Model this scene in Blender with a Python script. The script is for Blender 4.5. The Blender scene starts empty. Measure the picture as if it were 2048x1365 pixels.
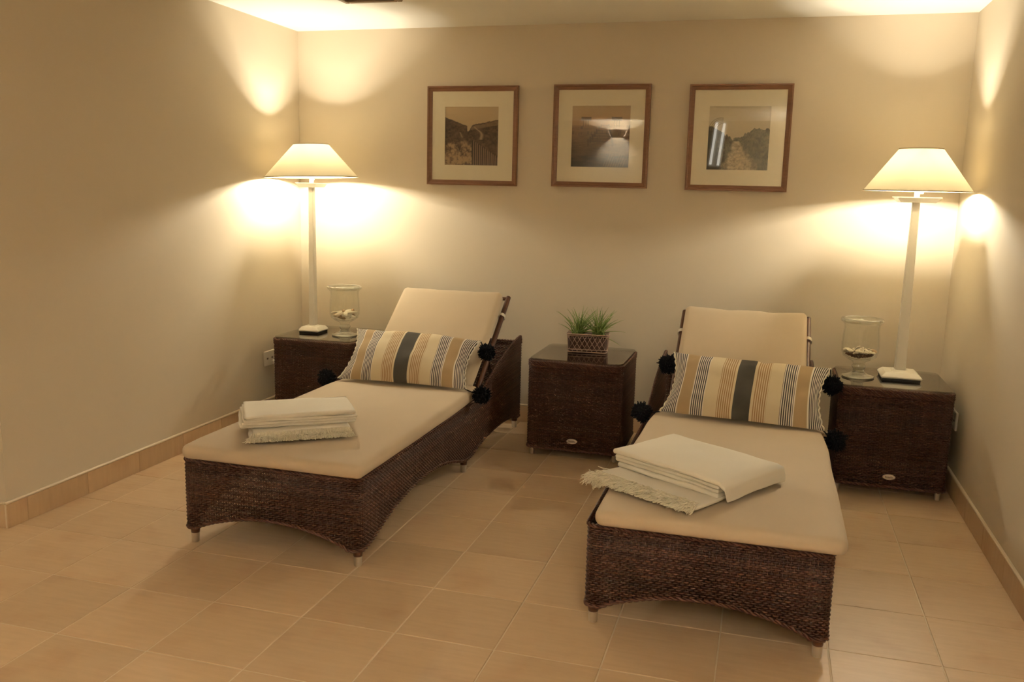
import bpy, math, random
import numpy as np
from mathutils import Vector, Matrix, noise
PI = math.pi
rng = random.Random(7)
nrg = np.random.default_rng(11)
scene = bpy.context.scene
COL = scene.collection
SC = 0.86                       # the room is laid out in survey units, 1 unit = 0.86 m; rescaled once at the end

# ------------------------------------------------------------------ camera, world, exposure
H, D, XL, XR, YL = 2.672, 5.852, -3.301, 1.061, 3.12
XO, YR = -6.0, -1.9
yaw, pitch, roll, FPX = 0.2784, 0.1681, 0.0246, 1774.1
fwd = Vector((-math.sin(yaw) * math.cos(pitch), math.cos(yaw) * math.cos(pitch), -math.sin(pitch)))
rgt = Vector((math.cos(yaw), math.sin(yaw), 0)); upv = rgt.cross(fwd)
r2 = rgt * math.cos(roll) + upv * math.sin(roll); u2 = upv * math.cos(roll) - rgt * math.sin(roll)
cd = bpy.data.cameras.new('camera'); cam = bpy.data.objects.new('camera', cd); COL.objects.link(cam)
cam.matrix_world = Matrix(((r2.x, u2.x, -fwd.x, 0), (r2.y, u2.y, -fwd.y, 0), (r2.z, u2.z, -fwd.z, 1.6), (0, 0, 0, 1)))
cd.sensor_width = 36; cd.lens = FPX / 2048 * 36; cd.clip_start = 0.02
scene.camera = cam
w = bpy.data.worlds.new('world'); scene.world = w; w.use_nodes = True
w.node_tree.nodes['Background'].inputs[0].default_value = (0.02, 0.016, 0.012, 1)
w.node_tree.nodes['Background'].inputs[1].default_value = 0.2
vs = scene.view_settings
scene.display_settings.display_device = 'sRGB'
vs.view_transform = 'Standard'; vs.look = 'None'; vs.gamma = 1; vs.use_curve_mapping = False
vs.exposure = 0.67
LAMP_COL = (1.0, 0.935, 0.765)
LAMP_W = 33.5                   # each table lamp
SCONCE_W = 152.0                 # wall lights: the mirrored one, and two added as fill
CEIL_FILL_W = 9.0                   # added ceiling fill lights behind the camera

# ------------------------------------------------------------------ materials
def new_mat(name):
    m = bpy.data.materials.new(name); m.use_nodes = True
    nt = m.node_tree; b = nt.nodes['Principled BSDF']
    return m, nt, b
def L(nt, a, b): nt.links.new(a, b)
def N(nt, t, **kw):
    n = nt.nodes.new(t)
    for k, v in kw.items():
        setattr(n, k, v)
    return n
def mixc(nt, fac, a, b, typ='MIX'):
    n = N(nt, 'ShaderNodeMix', data_type='RGBA', blend_type=typ)
    for s, v in ((n.inputs[0], fac), (n.inputs[6], a), (n.inputs[7], b)):
        if hasattr(v, 'links'): L(nt, v, s)
        elif isinstance(v, (int, float)): s.default_value = v
        else: s.default_value = (*v, 1)
    return n.outputs[2]
def rampn(nt, src, stops, interp='LINEAR'):
    n = N(nt, 'ShaderNodeValToRGB'); cr = n.color_ramp; cr.interpolation = interp
    while len(cr.elements) < len(stops): cr.elements.new(0.5)
    for e, (p, c) in zip(cr.elements, stops):
        e.position = p; e.color = (*c, 1) if not isinstance(c, (int, float)) else (c, c, c, 1)
    L(nt, src, n.inputs[0]); return n.outputs[0]
def noisen(nt, scale, detail=3, coord='Object', rough=0.5, stretch=None):
    tc = N(nt, 'ShaderNodeTexCoord'); n = N(nt, 'ShaderNodeTexNoise')
    n.inputs['Scale'].default_value = scale; n.inputs['Detail'].default_value = detail; n.inputs['Roughness'].default_value = rough
    src = tc.outputs[coord]
    if stretch:
        mp = N(nt, 'ShaderNodeMapping'); mp.inputs['Scale'].default_value = stretch; L(nt, src, mp.inputs[0]); src = mp.outputs[0]
    L(nt, src, n.inputs['Vector']); return n.outputs['Fac']
def bump(nt, b, h, strength, dist=0.01):
    n = N(nt, 'ShaderNodeBump'); n.inputs['Strength'].default_value = strength; n.inputs['Distance'].default_value = dist
    L(nt, h, n.inputs['Height']); L(nt, n.outputs[0], b.inputs['Normal'])
def spec(b, rough, sp=0.5):
    b.inputs['Roughness'].default_value = rough; b.inputs['Specular IOR Level'].default_value = sp
def plain(name, col, rough=0.5, sp=0.5, metal=0.0, var=0.06, scale=40, bstr=0.0):
    m, nt, b = new_mat(name); f = noisen(nt, scale)
    L(nt, mixc(nt, f, tuple(c * (1 - var) for c in col), tuple(min(1, c * (1 + var)) for c in col)), b.inputs['Base Color'])
    spec(b, rough, sp); b.inputs['Metallic'].default_value = metal
    if bstr: bump(nt, b, f, bstr)
    return m
M = {}
# painted wall: warm beige with faint roller texture
m, nt, b = new_mat('wall_paint'); f = noisen(nt, 1.3, 4); f2 = noisen(nt, 260, 2)
L(nt, mixc(nt, f, (0.635, 0.548, 0.418), (0.665, 0.575, 0.44)), b.inputs['Base Color']); spec(b, 0.75, 0.3); bump(nt, b, f2, 0.06, 0.002); M['wall'] = m
M['ceiling'] = plain('ceiling_paint', (0.90, 0.865, 0.78), 0.85, 0.2, var=0.02, scale=3)
# floor tile: sandy ceramic, every tile its own tint
m, nt, b = new_mat('floor_tile')
oi = N(nt, 'ShaderNodeObjectInfo'); tc = N(nt, 'ShaderNodeTexCoord')
off = N(nt, 'ShaderNodeVectorMath', operation='ADD'); sc_ = N(nt, 'ShaderNodeVectorMath', operation='SCALE'); sc_.inputs[3].default_value = 37
cx = N(nt, 'ShaderNodeCombineXYZ'); L(nt, oi.outputs['Random'], cx.inputs[0]); L(nt, oi.outputs['Random'], cx.inputs[1])
L(nt, cx.outputs[0], sc_.inputs[0]); L(nt, tc.outputs['Object'], off.inputs[0]); L(nt, sc_.outputs[0], off.inputs[1])
n1 = N(nt, 'ShaderNodeTexNoise'); n1.inputs['Scale'].default_value = 4.5; n1.inputs['Detail'].default_value = 5; L(nt, off.outputs[0], n1.inputs[0])
mp = N(nt, 'ShaderNodeMapping'); mp.inputs['Scale'].default_value = (3, 26, 3); L(nt, off.outputs[0], mp.inputs[0])
n2 = N(nt, 'ShaderNodeTexNoise'); n2.inputs['Scale'].default_value = 2.2; n2.inputs['Detail'].default_value = 6; L(nt, mp.outputs[0], n2.inputs[0])
ca = rampn(nt, n1.outputs['Fac'], [(0.28, (0.56, 0.355, 0.205)), (0.45, (0.63, 0.445, 0.27)), (0.6, (0.65, 0.465, 0.285)), (0.75, (0.63, 0.405, 0.245))])
cb = mixc(nt, 0.22, ca, rampn(nt, n2.outputs['Fac'], [(0.3, (0.50, 0.345, 0.20)), (0.7, (0.73, 0.54, 0.34))]))
tint = rampn(nt, oi.outputs['Random'], [(0, 0.93), (1, 1.06)])
L(nt, mixc(nt, 1.0, cb, tint, 'MULTIPLY'), b.inputs['Base Color']); spec(b, 0.42, 0.45); bump(nt, b, n2.outputs['Fac'], 0.08, 0.004); M['tile'] = m
M['grout'] = plain('grout', (0.74, 0.62, 0.46), 0.9, 0.2, var=0.15, scale=9)
# the floor outside the view keeps the same tile grid in its texture
m, nt, b = new_mat('floor_far'); tc = N(nt, 'ShaderNodeTexCoord'); bk = N(nt, 'ShaderNodeTexBrick')
bk.offset = 0; bk.inputs['Scale'].default_value = 1; bk.inputs['Brick Width'].default_value = 0.326; bk.inputs['Row Height'].default_value = 0.337
bk.inputs['Mortar Size'].default_value = 0.003; bk.inputs['Color1'].default_value = (0.55, 0.37, 0.215, 1); bk.inputs['Color2'].default_value = (0.52, 0.35, 0.20, 1); bk.inputs['Mortar'].default_value = (0.60, 0.49, 0.345, 1)
L(nt, tc.outputs['Object'], bk.inputs[0]); L(nt, bk.outputs[0], b.inputs['Base Color']); spec(b, 0.45); M['floor_far'] = m
M['edge'] = plain('baseboard_edge', (0.74, 0.62, 0.45), 0.4, var=0.03)
# wicker strand: each strand its own brown
m, nt, b = new_mat('wicker'); g = N(nt, 'ShaderNodeNewGeometry'); f = noisen(nt, 60, 3)
c1 = rampn(nt, g.outputs['Random Per Island'], [(0, (0.042, 0.015, 0.008)), (0.5, (0.085, 0.030, 0.0145)), (0.85, (0.115, 0.041, 0.020)), (1, (0.165, 0.068, 0.036))])
L(nt, mixc(nt, f, c1, (0.05, 0.018, 0.009)), b.inputs['Base Color']); spec(b, 0.42, 0.5); M['wicker'] = m
M['wicker_trim'] = plain('wicker_trim', (0.082, 0.029, 0.015), 0.4, 0.5, var=0.3, scale=90)
M['dark_frame'] = plain('dark_frame', (0.03, 0.013, 0.008), 0.5)
# cushion canvas
def canvas(name, col, wv=900, bs=0.25):
    m, nt, b = new_mat(name); tc = N(nt, 'ShaderNodeTexCoord')
    f = noisen(nt, 6, 3); fine = noisen(nt, wv, 2)
    L(nt, mixc(nt, f, tuple(c * 0.95 for c in col), tuple(c * 1.05 for c in col)), b.inputs['Base Color'])
    spec(b, 0.85, 0.2); b.inputs['Sheen Weight'].default_value = 0.15; bump(nt, b, fine, bs, 0.001); return m
M['canvas'] = canvas('cushion_canvas', (0.575, 0.462, 0.322))
M['throw'] = canvas('throw_cotton', (0.84, 0.785, 0.67), 450, 0.6)
M['fringe'] = plain('fringe_cotton', (0.90, 0.83, 0.67), 0.9, 0.2, var=0.06)
M['tassel'] = plain('tassel_yarn', (0.006, 0.007, 0.010), 0.9, 0.2, var=0.3)
M['piping'] = plain('pillow_edging', (0.72, 0.65, 0.53), 0.85, 0.2)
# striped pillow: ground bands and fine lines along the pillow's own u axis
m, nt, b = new_mat('striped_cotton'); uv = N(nt, 'ShaderNodeUVMap'); sx = N(nt, 'ShaderNodeSeparateXYZ'); L(nt, uv.outputs[0], sx.inputs[0])
WH, TAN, CR, CH, NV, BR = (0.72, 0.66, 0.56), (0.42, 0.295, 0.160), (0.68, 0.57, 0.385), (0.050, 0.047, 0.041), (0.024, 0.023, 0.034), (0.36, 0.215, 0.10)
half = [(0.0, WH, NV, 1), (0.092, WH, WH, 0), (0.098, TAN, TAN, 0), (0.180, WH, WH, 0), (0.190, WH, NV, 1), (0.268, CR, CR, 0), (0.350, CR, BR, 1), (0.437, CR, CR, 0), (0.446, CH, CH, 0), (0.5, CH, CH, 0)]
full = half[:-1] + [(1 - half[i + 1][0], *half[i][1:]) for i in range(len(half) - 2, -1, -1)]
ground = rampn(nt, sx.outputs[0], [(p, c) for p, c, _, _ in full], 'CONSTANT')
linec = rampn(nt, sx.outputs[0], [(p, c) for p, _, c, _ in full], 'CONSTANT')
ml = N(nt, 'ShaderNodeMath', operation='MULTIPLY'); ml.inputs[1].default_value = 76; L(nt, sx.outputs[0], ml.inputs[0])
fr = N(nt, 'ShaderNodeMath', operation='FRACT'); L(nt, ml.outputs[0], fr.inputs[0])
gt = N(nt, 'ShaderNodeMath', operation='GREATER_THAN'); gt.inputs[1].default_value = 0.5; L(nt, fr.outputs[0], gt.inputs[0])
base = mixc(nt, gt.outputs[0], ground, linec); f = noisen(nt, 700, 2); f3 = noisen(nt, 14, 3)
L(nt, mixc(nt, mixc(nt, f3, (0, 0, 0), (0.10, 0.10, 0.10)), base, (0.40, 0.33, 0.22)), b.inputs['Base Color']); spec(b, 0.85, 0.2); bump(nt, b, f, 0.2, 0.001); M['stripe'] = m
M['shade_trim'] = plain('shade_trim', (0.30, 0.23, 0.14), 0.8)
M['white'] = plain('white_lacquer', (0.80, 0.755, 0.66), 0.35, 0.5, var=0.03, scale=8)
M['rubber'] = plain('black_base', (0.008, 0.007, 0.006), 0.5)
M['metal'] = plain('brushed_aluminium', (0.72, 0.70, 0.66), 0.30, metal=0.95, var=0.05, scale=120)
M['badge'] = plain('badge_metal', (0.66, 0.60, 0.52), 0.45, metal=0.4, var=0.04)
M['ink'] = plain('badge_print', (0.16, 0.10, 0.07), 0.6)
M['plastic'] = plain('white_plastic', (0.72, 0.66, 0.55), 0.4, var=0.02)
M['hole'] = plain('socket_hole', (0.16, 0.13, 0.10), 0.7)
M['cable'] = plain('grey_cable', (0.30, 0.27, 0.22), 0.5)
# fabric shade: part reflects, part lets light through
m = bpy.data.materials.new('shade_fabric'); m.use_nodes = True; nt = m.node_tree; nt.nodes.clear()
o = N(nt, 'ShaderNodeOutputMaterial'); dfn = N(nt, 'ShaderNodeBsdfDiffuse'); tr = N(nt, 'ShaderNodeBsdfTranslucent'); mx = N(nt, 'ShaderNodeMixShader')
f = noisen(nt, 300, 2)
L(nt, mixc(nt, f, (0.78, 0.70, 0.52), (0.82, 0.75, 0.57)), dfn.inputs[0]); L(nt, mixc(nt, f, (0.175, 0.142, 0.080), (0.195, 0.158, 0.092)), tr.inputs[0])
mx.inputs[0].default_value = 0.28; L(nt, dfn.outputs[0], mx.inputs[1]); L(nt, tr.outputs[0], mx.inputs[2]); L(nt, mx.outputs[0], o.inputs[0]); M['shade'] = m
def emissive(name, col, s):
    m = bpy.data.materials.new(name); m.use_nodes = True; nt = m.node_tree; nt.nodes.clear()
    o = N(nt, 'ShaderNodeOutputMaterial'); e = N(nt, 'ShaderNodeEmission'); e.inputs[0].default_value = (*col, 1); e.inputs[1].default_value = s
    L(nt, e.outputs[0], o.inputs[0]); return m
M['bulb'] = emissive('lit_bulb', (1, 0.82, 0.5), 60)
M['tube'] = emissive('lit_tube', (1, 0.93, 0.78), 4)
def thin_glass(name, tint=(1, 1, 1), ior=1.5, rough=0.0, boost=1.0):
    m = bpy.data.materials.new(name); m.use_nodes = True; nt = m.node_tree; nt.nodes.clear()
    o = N(nt, 'ShaderNodeOutputMaterial'); t = N(nt, 'ShaderNodeBsdfTransparent'); t.inputs[0].default_value = (*tint, 1)
    g = N(nt, 'ShaderNodeBsdfGlossy'); g.inputs['Roughness'].default_value = rough; fr = N(nt, 'ShaderNodeLayerWeight'); fr.inputs[0].default_value = 0.5
    f0 = ((ior - 1) / (ior + 1)) ** 2; pw = N(nt, 'ShaderNodeMath', operation='POWER'); pw.inputs[1].default_value = 5; L(nt, fr.outputs['Facing'], pw.inputs[0])
    mu = N(nt, 'ShaderNodeMath', operation='MULTIPLY_ADD'); mu.inputs[1].default_value = (1 - f0) * boost; mu.inputs[2].default_value = f0 * boost; mu.use_clamp = True; L(nt, pw.outputs[0], mu.inputs[0])
    mx = N(nt, 'ShaderNodeMixShader'); L(nt, mu.outputs[0], mx.inputs[0]); L(nt, t.outputs[0], mx.inputs[1]); L(nt, g.outputs[0], mx.inputs[2]); L(nt, mx.outputs[0], o.inputs[0]); return m
M['glass'] = thin_glass('clear_glass', (0.985, 0.99, 0.98), 1.5, 0.0, 0.9)
M['glass_thick'] = thin_glass('thick_glass', (0.93, 0.95, 0.92), 1.5, 0.05, 4.0)
M['pane'] = thin_glass('picture_glass', (0.99, 0.99, 0.98), 1.5, 0.0, 2.1)
M['table_glass'] = thin_glass('table_glass', (0.86, 0.84, 0.80), 1.52, 0.01, 1.35)
# oak-brown picture moulding
m, nt, b = new_mat('frame_wood'); f = noisen(nt, 9, 5, stretch=(2, 2, 14)); f2 = noisen(nt, 30, 3)
L(nt, mixc(nt, f, (0.145, 0.062, 0.027), (0.24, 0.115, 0.055)), b.inputs['Base Color']); spec(b, 0.45); bump(nt, b, f, 0.1, 0.002); M['wood'] = m
M['mat'] = plain('mat_board', (0.83, 0.76, 0.59), 0.9, 0.2, var=0.02)
m, nt, b = new_mat('photo_print'); at = N(nt, 'ShaderNodeVertexColor'); at.layer_name = 'ink'; f = noisen(nt, 500, 2)
L(nt, mixc(nt, 0.03, at.outputs[0], f), b.inputs['Base Color']); spec(b, 0.6, 0.3); M['print'] = m
M['wire'] = plain('rusted_wire', (0.38, 0.25, 0.19), 0.6, var=0.45, scale=60)
M['liner'] = plain('basket_liner', (0.085, 0.048, 0.036), 0.95, var=0.5, scale=60, bstr=0.5)
M['soil'] = plain('soil', (0.022, 0.015, 0.009), 0.95, var=0.5, scale=90, bstr=0.6)
m, nt, b = new_mat('grass_blade'); g = N(nt, 'ShaderNodeNewGeometry')
L(nt, rampn(nt, g.outputs['Random Per Island'], [(0, (0.11, 0.17, 0.035)), (0.5, (0.22, 0.32, 0.08)), (0.85, (0.34, 0.40, 0.13)), (1, (0.32, 0.28, 0.12))]), b.inputs['Base Color']); spec(b, 0.5); M['grass'] = m
M['shell'] = plain('shell_cream', (0.78, 0.69, 0.53), 0.45, var=0.14, scale=70, bstr=0.15)
M['shell2'] = plain('shell_tan', (0.50, 0.33, 0.18), 0.45, var=0.25, scale=70, bstr=0.15)
M['star'] = plain('starfish', (0.82, 0.74, 0.58), 0.8, var=0.15, scale=120, bstr=0.6)
M['gravel'] = plain('brown_gravel', (0.115, 0.055, 0.03), 0.8, var=0.5, scale=120, bstr=0.5)
M['vent'] = plain('ceiling_fitting', (0.36, 0.26, 0.16), 0.6)

# ------------------------------------------------------------------ mesh helpers
def link(name, me, mat, parent=None, loc=None, smooth=True):
    o = bpy.data.objects.new(name, me); COL.objects.link(o)
    if mat and not me.materials: me.materials.append(mat)
    if smooth and len(me.polygons): me.polygons.foreach_set('use_smooth', [True] * len(me.polygons))
    if parent: o.parent = parent
    if loc is not None: o.location = loc
    return o
def from_np(name, V, F):
    me = bpy.data.meshes.new(name); V = np.asarray(V, dtype=np.float32)
    if isinstance(F, np.ndarray):
        k = F.shape[1]; nf = len(F)
        me.vertices.add(len(V)); me.vertices.foreach_set('co', V.ravel())
        me.loops.add(nf * k); me.loops.foreach_set('vertex_index', F.astype(np.int32).ravel())
        me.polygons.add(nf); me.polygons.foreach_set('loop_start', np.arange(0, nf * k, k, dtype=np.int32))
        try: me.polygons.foreach_set('loop_total', np.full(nf, k, dtype=np.int32))
        except Exception: pass
        me.update(calc_edges=True)
    else:
        me.from_pydata([tuple(map(float, v)) for v in V], [], F); me.update()
    return me
class MB:
    """collects shapes into one mesh"""
    def __init__(s): s.v = []; s.f = []
    def add(s, V, F):
        o = len(s.v); s.v += [tuple(map(float, p)) for p in V]; s.f += [tuple(i + o for i in f) for f in F]; return s
    def box(s, c, d, rotz=0, bev=0.0, taper=1.0, rot=None):
        hx, hy, hz = d[0] / 2, d[1] / 2, d[2] / 2; bv = min(bev, hx * .9, hy * .9, hz * .9)
        R = rot if rot is not None else Matrix.Rotation(rotz, 3, 'Z'); c = Vector(c)
        rings = []
        if bv > 0: prof = [(hz * -1, bv), (-hz + bv, 0), (hz - bv, 0), (hz, bv)]
        else: prof = [(-hz, 0), (hz, 0)]
        for z, ins in prof:
            t = 1 + (taper - 1) * (z + hz) / (2 * hz); ax, ay = (hx * t - ins), (hy * t - ins)
            if bv > 0:
                k = bv if ins == 0 else bv * .5
                pts = [(ax, -ay + k), (ax, ay - k), (ax - k, ay), (-ax + k, ay), (-ax, ay - k), (-ax, -ay + k), (-ax + k, -ay), (ax - k, -ay)]
            else: pts = [(ax, -ay), (ax, ay), (-ax, ay), (-ax, -ay)]
            rings.append([c + R @ Vector((x, y, z)) for x, y in pts])
        n = len(rings[0]); V = [p for r in rings for p in r]; F = []
        for i in range(len(rings) - 1):
            for j in range(n): F.append((i * n + j, i * n + (j + 1) % n, (i + 1) * n + (j + 1) % n, (i + 1) * n + j))
        F.append(tuple(range(n - 1, -1, -1))); F.append(tuple((len(rings) - 1) * n + j for j in range(n)))
        return s.add(V, F)
    def tube(s, pts, r, n=6, closed=False, cap=True):
        pts = [Vector(p) for p in pts]; m_ = len(pts); rr = r if hasattr(r, '__len__') else [r] * m_
        V = []; ref = None
        for i in range(m_):
            a = pts[(i - 1) % m_] if (closed or i > 0) else pts[i]; b_ = pts[(i + 1) % m_] if (closed or i < m_ - 1) else pts[i]
            t = (b_ - a)
            t = t.normalized() if t.length > 1e-9 else Vector((0, 0, 1))
            if ref is None: ref = Vector((0, 0, 1)) if abs(t.z) < .9 else Vector((1, 0, 0))
            x = (ref - t * ref.dot(t))
            x = x.normalized() if x.length > 1e-6 else t.orthogonal().normalized()
            ref = x; y = t.cross(x)
            for k in range(n):
                a_ = 2 * PI * k / n; V.append(pts[i] + (x * math.cos(a_) + y * math.sin(a_)) * rr[i])
        F = []
        for i in range(m_ if closed else m_ - 1):
            j = (i + 1) % m_
            for k in range(n): F.append((i * n + k, i * n + (k + 1) % n, j * n + (k + 1) % n, j * n + k))
        if cap and not closed: F.append(tuple(range(n - 1, -1, -1))); F.append(tuple((m_ - 1) * n + k for k in range(n)))
        return s.add(V, F)
    def lathe(s, prof, n=32, c=(0, 0, 0), closed=False):
        V = []; F = []; c = Vector(c)
        for r, z in prof:
            for k in range(n):
                a = 2 * PI * k / n; V.append(c + Vector((r * math.cos(a), r * math.sin(a), z)))
        m_ = len(prof)
        for i in range(m_ if closed else m_ - 1):
            j = (i + 1) % m_
            for k in range(n): F.append((i * n + k, i * n + (k + 1) % n, j * n + (k + 1) % n, j * n + k))
        return s.add(V, F)
    def mesh(s, name): 
        me = bpy.data.meshes.new(name); me.from_pydata(s.v, [], s.f); me.update(); return me
    def build(s, name, mat, parent=None, loc=None, smooth=False): return link(name, s.mesh(name), mat, parent, loc, smooth)
def autosmooth(o, ang=0.7):
    me = o.data; me.polygons.foreach_set('use_smooth', [True] * len(me.polygons))
    try: me.set_sharp_from_angle(angle=ang)
    except Exception: pass
    return o
def thing(name, label, cat, loc=(0, 0, 0), rotz=0, group=None):
    o = bpy.data.objects.new(name, None); COL.objects.link(o); o.location = loc; o.rotation_euler = (0, 0, rotz); o.empty_display_size = 0.1
    o['label'] = label; o['category'] = cat
    if group: o['group'] = group
    return o
def tag(o, label, cat, group=None):
    o['label'] = label; o['category'] = cat
    if group: o['group'] = group
    return o
def struct(o): o['kind'] = 'structure'; return o
def stuff(o): o['kind'] = 'stuff'; return o

# rounded box with dense skin, deformable
def rbox(dims, r, n, deform=None):
    h = [d / 2 for d in dims]
    def axis(hh, k):
        e = [0, .12, .35, .65, 1]
        inner = np.linspace(-hh + r, hh - r, k + 1)[1:-1] if k > 1 else np.array([])
        return np.concatenate([[-hh + r * t for t in e], inner, [hh - r * t for t in e[::-1]]])
    A = [axis(h[i], n[i]) for i in range(3)]; N3 = [len(a) for a in A]
    idx = {}; V = []; F = []
    def vid(i, j, k):
        key = (i, j, k)
        if key not in idx:
            p = np.array([A[0][i], A[1][j], A[2][k]]); q = np.array([min(max(p[a], -h[a] + r), h[a] - r) for a in range(3)])
            d = p - q; l = np.linalg.norm(d)
            P = q + d / l * r if l > 1e-9 else p
            idx[key] = len(V); V.append(deform(P) if deform else P)
        return idx[key]
    a, b_, c = [x - 1 for x in N3]
    for i in range(a):
        for j in range(b_):
            F.append((vid(i, j, 0), vid(i, j + 1, 0), vid(i + 1, j + 1, 0), vid(i + 1, j, 0)))
            F.append((vid(i, j, c), vid(i + 1, j, c), vid(i + 1, j + 1, c), vid(i, j + 1, c)))
    for i in range(a):
        for k in range(c):
            F.append((vid(i, 0, k), vid(i + 1, 0, k), vid(i + 1, 0, k + 1), vid(i, 0, k + 1)))
            F.append((vid(i, b_, k), vid(i, b_, k + 1), vid(i + 1, b_, k + 1), vid(i + 1, b_, k)))
    for j in range(b_):
        for k in range(c):
            F.append((vid(0, j, k), vid(0, j, k + 1), vid(0, j + 1, k + 1), vid(0, j + 1, k)))
            F.append((vid(a, j, k), vid(a, j + 1, k), vid(a, j + 1, k + 1), vid(a, j, k + 1)))
    return from_np('pad', V, np.array(F))

# ------------------------------------------------------------------ wicker weave: real strands over and under real stakes
def strand_tubes(P, A, B):
    """P (n,3) centres, A,B (n,3) half axes -> 4 sided tube"""
    n = len(P); V = np.stack([P + A, P + B, P - A, P - B], 1).reshape(-1, 3)
    i = np.arange(n - 1)[:, None] * 4; k = np.arange(4)[None, :]
    F = np.stack([i + k, i + (k + 1) % 4, i + 4 + (k + 1) % 4, i + 4 + k], -1).reshape(-1, 4)
    cap = np.array([[3, 2, 1, 0], [(n - 1) * 4, (n - 1) * 4 + 1, (n - 1) * 4 + 2, (n - 1) * 4 + 3]])
    return V, np.concatenate([F, cap])
def weave(name, path, Ltot, bottom, top, zmin, zmax, pr=0.0086, pc=0.0126, closed=True, pos3=None):
    nc = int(round(Ltot / pc)) // 2 * 2; pc = Ltot / nc
    s = np.arange(0, nc * 2 + 1) * pc / 2; X, Y, NX, NY = path(s)
    bt, tp = bottom(s), top(s); VV = []; FF = []; off = 0
    def put(V, F):
        nonlocal off
        VV.append(V); FF.append(F + off); off += len(V)
    rows = np.arange(zmin + pr * .6, zmax, pr); par = np.array([0, 1, 0, -1])
    for ri, z in enumerate(rows):
        wob = pr * 0.10 * np.sin(s * 5.1 + ri * 1.7) + nrg.normal(0, pr * .035, len(s))
        ok = (bt + pr * .45 < z) & (z < tp - pr * .45)
        a = 0.0034 * np.where(np.arange(len(s)) % 2 == 0, np.where((np.arange(len(s)) // 2 + ri) % 2 == 0, 1, -1), 0)
        i = 0
        while i < len(s):
            if not ok[i]: i += 1; continue
            j = i
            while j + 1 < len(s) and ok[j + 1]: j += 1
            if j - i >= 2:
                sl = slice(i, j + 1); P = np.stack([X[sl] + NX[sl] * a[sl], Y[sl] + NY[sl] * a[sl], z + wob[sl]], 1)
                A = np.stack([NX[sl], NY[sl], 0 * NX[sl]], 1) * 0.0021; B = np.zeros_like(P); B[:, 2] = pr * 0.50
                put(*strand_tubes(P, A, B))
            i = j + 1
    for k in range(0, len(s) - (1 if closed else 0), 2):
        z0, z1 = bt[k], tp[k]
        if z1 - z0 < .01: continue
        P = np.array([[X[k], Y[k], z0], [X[k], Y[k], (z0 + z1) / 2], [X[k], Y[k], z1]])
        tx, ty = -NY[k], NX[k]; A = np.tile([NX[k] * .0018, NY[k] * .0018, 0], (3, 1)); B = np.tile([tx * .0030, ty * .0030, 0], (3, 1))
        put(*strand_tubes(P, A, B))
    V = np.concatenate(VV); F = np.concatenate(FF)
    if pos3 is not None: V = pos3(V)
    return from_np(name, V, F)
def braid(mb, pts, R, r, pitch, closed=False, strands=2, n=5):
    P = np.array(pts, float)
    if closed: P = np.vstack([P, P[:1]])
    d = np.r_[0, np.cumsum(np.linalg.norm(np.diff(P, axis=0), axis=1))]; tot = d[-1]; m_ = max(8, int(tot / (pitch / 7)))
    q = np.linspace(0, tot, m_, endpoint=not closed); C = np.stack([np.interp(q, d, P[:, i]) for i in range(3)], 1)
    T = np.roll(C, -1, 0) - np.roll(C, 1, 0)
    if not closed: T[0] = C[1] - C[0]; T[-1] = C[-1] - C[-2]
    T /= np.linalg.norm(T, axis=1)[:, None] + 1e-9
    up = np.where(np.abs(T[:, 2:3]) > .95, [[1., 0, 0]], [[0, 0, 1.]]); Xa = np.cross(T, up); Xa /= np.linalg.norm(Xa, axis=1)[:, None] + 1e-9; Ya = np.cross(T, Xa)
    turns = round(tot / pitch)
    for k in range(strands):
        ph = 2 * PI * (q / tot * turns + k / strands); Q = C + R * (Xa * np.cos(ph)[:, None] + Ya * np.sin(ph)[:, None])
        mb.tube([tuple(p) for p in Q], r, n, closed=closed)
def rrect_path(hx, hy, rc):
    """rounded rectangle around the origin, starts mid rear (+y), runs counter-clockwise"""
    segs = []; a, b_ = hx - rc, hy - rc
    segs += [('l', (0, hy), (-a, hy), (0, 1)), ('c', (-a, b_), PI / 2), ('l', (-hx, b_), (-hx, -b_), (-1, 0)), ('c', (-a, -b_), PI), ('l', (-a, -hy), (a, -hy), (0, -1)), ('c', (a, -b_), 1.5 * PI), ('l', (hx, -b_), (hx, b_), (1, 0)), ('c', (a, b_), 2 * PI), ('l', (a, hy), (0, hy), (0, 1))]
    lens = [math.dist(g[1], g[2]) if g[0] == 'l' else PI / 2 * rc for g in segs]; cum = np.r_[0, np.cumsum(lens)]
    def path(s):
        s = np.asarray(s, float); out = np.zeros((4, len(s)))
        ii = np.clip(np.searchsorted(cum, s, 'right') - 1, 0, len(segs) - 1)
        for q, (si, i) in enumerate(zip(s, ii)):
            g = segs[i]; t = (si - cum[i]) / max(lens[i], 1e-9)
            if g[0] == 'l': out[:, q] = (g[1][0] + (g[2][0] - g[1][0]) * t, g[1][1] + (g[2][1] - g[1][1]) * t, *g[3])
            else:
                an = g[2] + t * PI / 2; out[:, q] = (g[1][0] + rc * math.cos(an), g[1][1] + rc * math.sin(an), math.cos(an), math.sin(an))
        return out[0], out[1], out[2], out[3]
    return path, cum[-1]

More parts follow.
